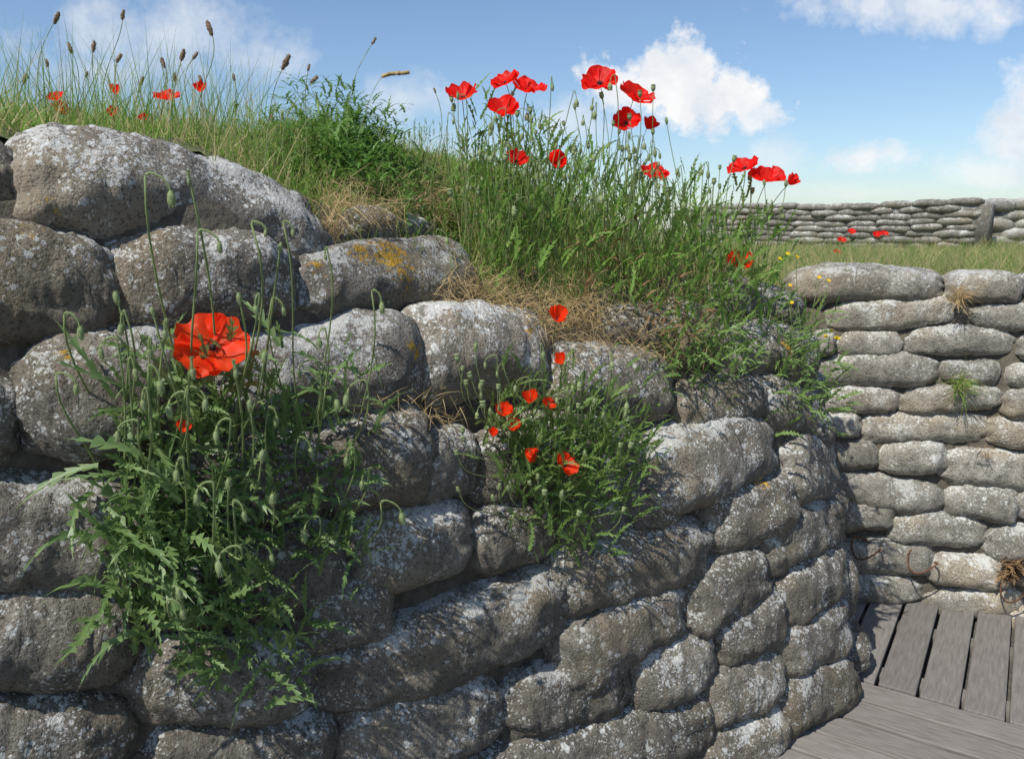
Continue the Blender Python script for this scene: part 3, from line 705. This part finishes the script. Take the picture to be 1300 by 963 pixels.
for (bx,by,rg,n,lab) in ((610,320,[(570,660,225,380,400)],30,'leftmost tangled poppy plant under the left crest poppies'),
 (680,330,[(630,740,220,390,460)],34,'tangled poppy plant with many pods below the left half of the crest clump'),
 (760,340,[(710,820,220,410,500)],38,'tallest tangled poppy plant under the highest crest poppy'),
 (840,350,[(790,900,255,430,480)],32,'leafy plant right of the highest poppies with tall thin pods'),
 (920,360,[(870,985,290,440,380)],20,'leafy plant under the three poppies at the right end of the crest')):
    e,o=plant('poppy_plant',bx,by,lab,'poppy plant',TG)
    leafy(e,o,rg,'leafpale',(.04,.10),(.11,.18),.10,.9,.9,.2)
    x0,x1,y0,y1,_=rg[0]
    b=MB()
    for q in range(220):
        h=hit(random.uniform(x0-10,x1+10),random.uniform(y0+10,y1+10))
        if h: b.blade(h[0],Vector((random.gauss(0,.3),random.gauss(0,.25),1)),random.uniform(.1,.28),.003,random.uniform(0,.4),5)
    b.build('grass_blades',M['grass'],e,o,False)
    for i in range(n):
        px=random.uniform(x0-5,x1+15); py=random.gauss(y0-5,48); py=max(py,95 if x0<800 else y0-110)
        h=hit(lerp(px,bx,.3)+random.uniform(-8,8),min(by+random.uniform(-20,40),y1)); base=h[0]-Vector((0,.04,0)); t=at(px,py,base.y+random.uniform(-.18,.04))
        stemthing(e,o,base,t,'bud' if random.random()<.45 else 'pod',random.uniform(.015,.023),40,.0015,random.random()<.35)
e,o=plant('dead_weed',745,370,'dry brown withered weed among the crest plants','dead plant')
leafy(e,o,[(710,790,345,400,60),(780,850,395,450,60)],'dead',(.03,.06),(.12,.2),.18)
e,o=plant('creeping_weed',860,460,'trailing green weed spilling over shaded sandbags below the crest','weed')
leafy(e,o,[(770,950,400,510,240),(840,930,380,470,190)],'leafmid',(.03,.07),(.12,.2),.10)
e,o=plant('yellow_flower_plant',985,500,'spindly plant with small yellow flowers near the wall corner','plant')
leafy(e,o,[(950,1040,440,500,100),(960,1035,480,545,80),(975,1020,380,450,50)],'leafmid',(.035,.09),(.1,.18),.12)
def daisy():
    b=MB()
    for k in range(13):
        a=2*PI*k/13; d=v((math.cos(a),math.sin(a),.15)); b.blade(v((0,0,0)),d,1,.35,.0,3,v((0,0,1)))
    b.ell(v((0,0,.05)),v((0,0,1)),.25,.15,6,4); me=b.build('tmp',M['yellow']); d=me.data; bpy.data.objects.remove(me); return d
DAI=daisy()
for (px,py) in ((1000,322),(1012,326),(990,328),(1040,352),(1052,356),(1003,362),(1005,384)):
    h=hit(min(1000,px-10),470); base=h[0]+h[1]*.05; t=at(px,py,base.y-.05); b=MB(); pts=bez(base,base+v((0,-.03,.08)),t-v((.01,0,.08)),t,9); b.tube(pts,.0016,.0012,4)
    for q in range(5): b.blade(random.choice(pts[:7]),v((random.uniform(-1,1),-.3,1)),.04,.005,.4,3)
    s=b.build('stem',M['stem'],e,o); inst('flower',DAI,s,t,v((random.uniform(-.3,.3),-.6,.7)),.0095,o)
e,o=plant('yellow_flower_plant',985,430,'low yellow ragwort flowers among the corner sandbags','plant')
leafy(e,o,[(965,1020,400,450,50)],'leafmid',(.03,.06),(.12,.2),.08)
for (px,py) in ((1005,436),(1013,440),(1000,442),(1018,446)):
    h=hit(min(px,1015),py); inst('flower',DAI,e,h[0]+h[1]*.14,v((.1,-.6,.6)),.011,o)
bpB=at(455,190,2.75); bpB.z=mz(bpB.x,bpB.y); e=empty('leafy_bush',bpB,'dark green feathery bush on the skyline left of the crest poppies','bush')
b=MB()
for i in range(800):
    px=random.gauss(460,60); Y=random.uniform(2.3,2.95); base=at(px,190,Y); base.z=mz(base.x,base.y)
    hh=max(.04,.19*math.exp(-((px-(420 if i%2 else 490))/80)**2))*random.uniform(.1,1.1)
    p=base+v((0,0,hh)); 
    for q in range(4): b.lobed(p+rv(.02),v((random.uniform(-1,1),random.uniform(-1,1),random.uniform(.0,1.1))),v((0,0,1)),random.uniform(.03,.07),.008,.8,5)
b.build('leaves',M['bush'],e,bpB,False)
b=MB()
for i in range(30):
    base=at(random.gauss(455,50),190,2.75); base.z=mz(base.x,base.y); b.tube([base,base+v((random.uniform(-.03,.03),0,.08)),base+v((random.uniform(-.05,.05),0,.16))],.002,.001,4)
b.build('stems',M['stem'],e,bpB)
SG='seed heads against the sky at upper left'
pl=[(72,23,60,.030,'tallest brown plantain head at the far left'),(156,19,135,.022,'tilted plantain head, second tallest at upper left'),(89,61,95,.026,'plantain head right below the far left tallest'),(119,59,125,.022,'plantain head left of the pair in the upper left grass'),(151,74,150,.022,'dark upright plantain head under the tilted one'),(266,36,250,.032,'tall slim seed head left of the sky gap'),(232,70,215,.024,'plantain head, left one of two leaning together'),(248,71,240,.02,'plantain head, right one of two leaning together'),(207,80,205,.024,'seed head leaning left over the widest small poppy'),(180,103,180,.022,'low plantain head between two small poppies'),(255,103,245,.028,'seed head beside the small cupped poppy'),(222,98,225,.022,'low seed head just above the widest small poppy'),(363,79,325,.032,'slanting seed head above the open sky gap'),(399,101,365,.022,'small seed head left of the bush, leaning right'),(392,86,380,.016,'slim seed head just above the left side of the bush'),(475,52,445,.02,'tall thin seed head rising over the bush'),(552,115,530,.014,'small seed head at the right of the bush'),(110,95,105,.018,'low seed head in the left grasses near the poppies'),(32,100,30,.026,'pale seed head near the left edge'),(345,150,340,.02,'low seed head in grass left of the bush'),(60,80,55,.016,'thin seed head close to the left edge'),(297,98,290,.015,'thin seed head in the middle of the sky gap')]
for (px,py,bx,sz,lab) in pl:
    Y=random.uniform(1.9,2.5); bp=at(bx,170,Y); bp.z=mz(bp.x,bp.y); t=at(px,py,Y); hh=(t-bp).length
    e=empty('plantain',bp,lab,'seed head',SG); b=MB(); lean=random.uniform(-.25,.25)*hh; pts=bez(bp,bp+v((random.uniform(-.04,.04),0,hh*.5)),t-v(((t.x-bp.x)*.4+lean,0,hh*.3)),t,12); b.tube(pts,.0014,.001,5); b.build('stem',M['stem'],e,bp)
    ax=(pts[-1]-pts[-2]).normalized()+rv(.1); b=MB(); b.ell(t,ax,sz*.2,sz*.62,9,12,.22)
    for _ in range(40):
        n=rv().normalized(); p=t+ax.normalized()*(random.uniform(-.55,.55)*sz)+(n-ax*n.dot(ax))*sz*.22; b.ell(p,n,.0010,.0014,4,2)
    b.build('seed_head',M['seed'],e,bp)
bp=at(440,175,2.5); bp.z=mz(bp.x,bp.y); t=at(517,92,2.5); e=empty('grass_stalk',bp,'arching grass stalk with fluffy drooping head over the bush','grass stalk'); m_=at(487,97,2.5)
b=MB(); pts=bez(bp,bp+v((.02,0,.15)),m_-v((.04,0,.02)),m_,12); b.tube(pts,.001,.0008,4); b.build('stem',M['stem'],e,bp)
b=MB(); pts=bez(m_,m_+v((.02,0,.012)),t-v((.02,0,.005)),t,12)
for p in pts: b.ell(p,v((1,0,0)),.006,.008,7,4,.3)
for _ in range(120): p=random.choice(pts)+rv(.003); b.blade(p,rv(),.01,.0008,0,2)
b.build('seed_head',M['straw'],e,bp)
b=MB()
for i in range(2800):
    px=random.uniform(-40,350) if i%2 else (random.uniform(350,560) if i%4 else random.uniform(560,1000)); Y=random.uniform(1.8,3.3); p=at(px,170,Y)
    ud=nearest(p.x,p.y)
    if ud[1]<.3: continue
    p.z=mz(p.x,p.y,ud); k=1.3 if px<340 else .6
    b.blade(p,v((random.gauss(.05,.25),random.gauss(0,.2),1)),random.uniform(.06,.24)*k,.0022,random.uniform(0,.7),6)
    if i%6==0 and px<560:
        q=p+v((random.gauss(0,.03),0,random.uniform(.1,.24)*k)); b.tube([p,p.lerp(q,.5),q],.0008,.0006,3)
        for _ in range(18): b.blade(q-v((0,0,random.uniform(0,.06))),v((random.uniform(-1,1),random.uniform(-1,1),1.2)),random.uniform(.006,.018),.0025,.2,2)
tag(b.build('tall_grass',M['grass'],None,None,False),'tall wispy grass blades rising from the mound against the sky','grass',None,'stuff')
def rplant(name,px,py,n,mat,lab,cat,L=.07,style='blade'):
    p0=rwall(px,py)-Vector((WN.x,WN.y,0))*.06; e=empty(name,p0,lab,cat); b=MB()
    for i in range(n):
        p=p0+rv(.03); d=v((random.uniform(-1,1),random.uniform(-1,-.1),random.uniform(-.5,1)))
        if style=='blade': b.blade(p,d,random.uniform(.4,1.2)*L,.003,random.uniform(.1,1),4)
        else: b.lobed(p,d,v((0,0,1)),random.uniform(.4,1)*L,L*.15,.6,5)
    b.build('leaves',M[mat],e,p0,False)
rplant('grass_tuft',1212,485,130,'grass','green grass tuft sprouting from the right-hand wall','grass tuft',.13)
rplant('dead_tuft',1276,715,90,'dead','dead reddish brown tuft on the right-hand wall','dead plant',.08,'lobed')
rplant('grass_tuft',1210,375,110,'straw','straw coloured tuft between two top sandbags at right','grass tuft',.11)
rplant('grass_tuft',1240,570,25,'dead','small withered sprig in the right-hand wall joints','dead plant',.05)
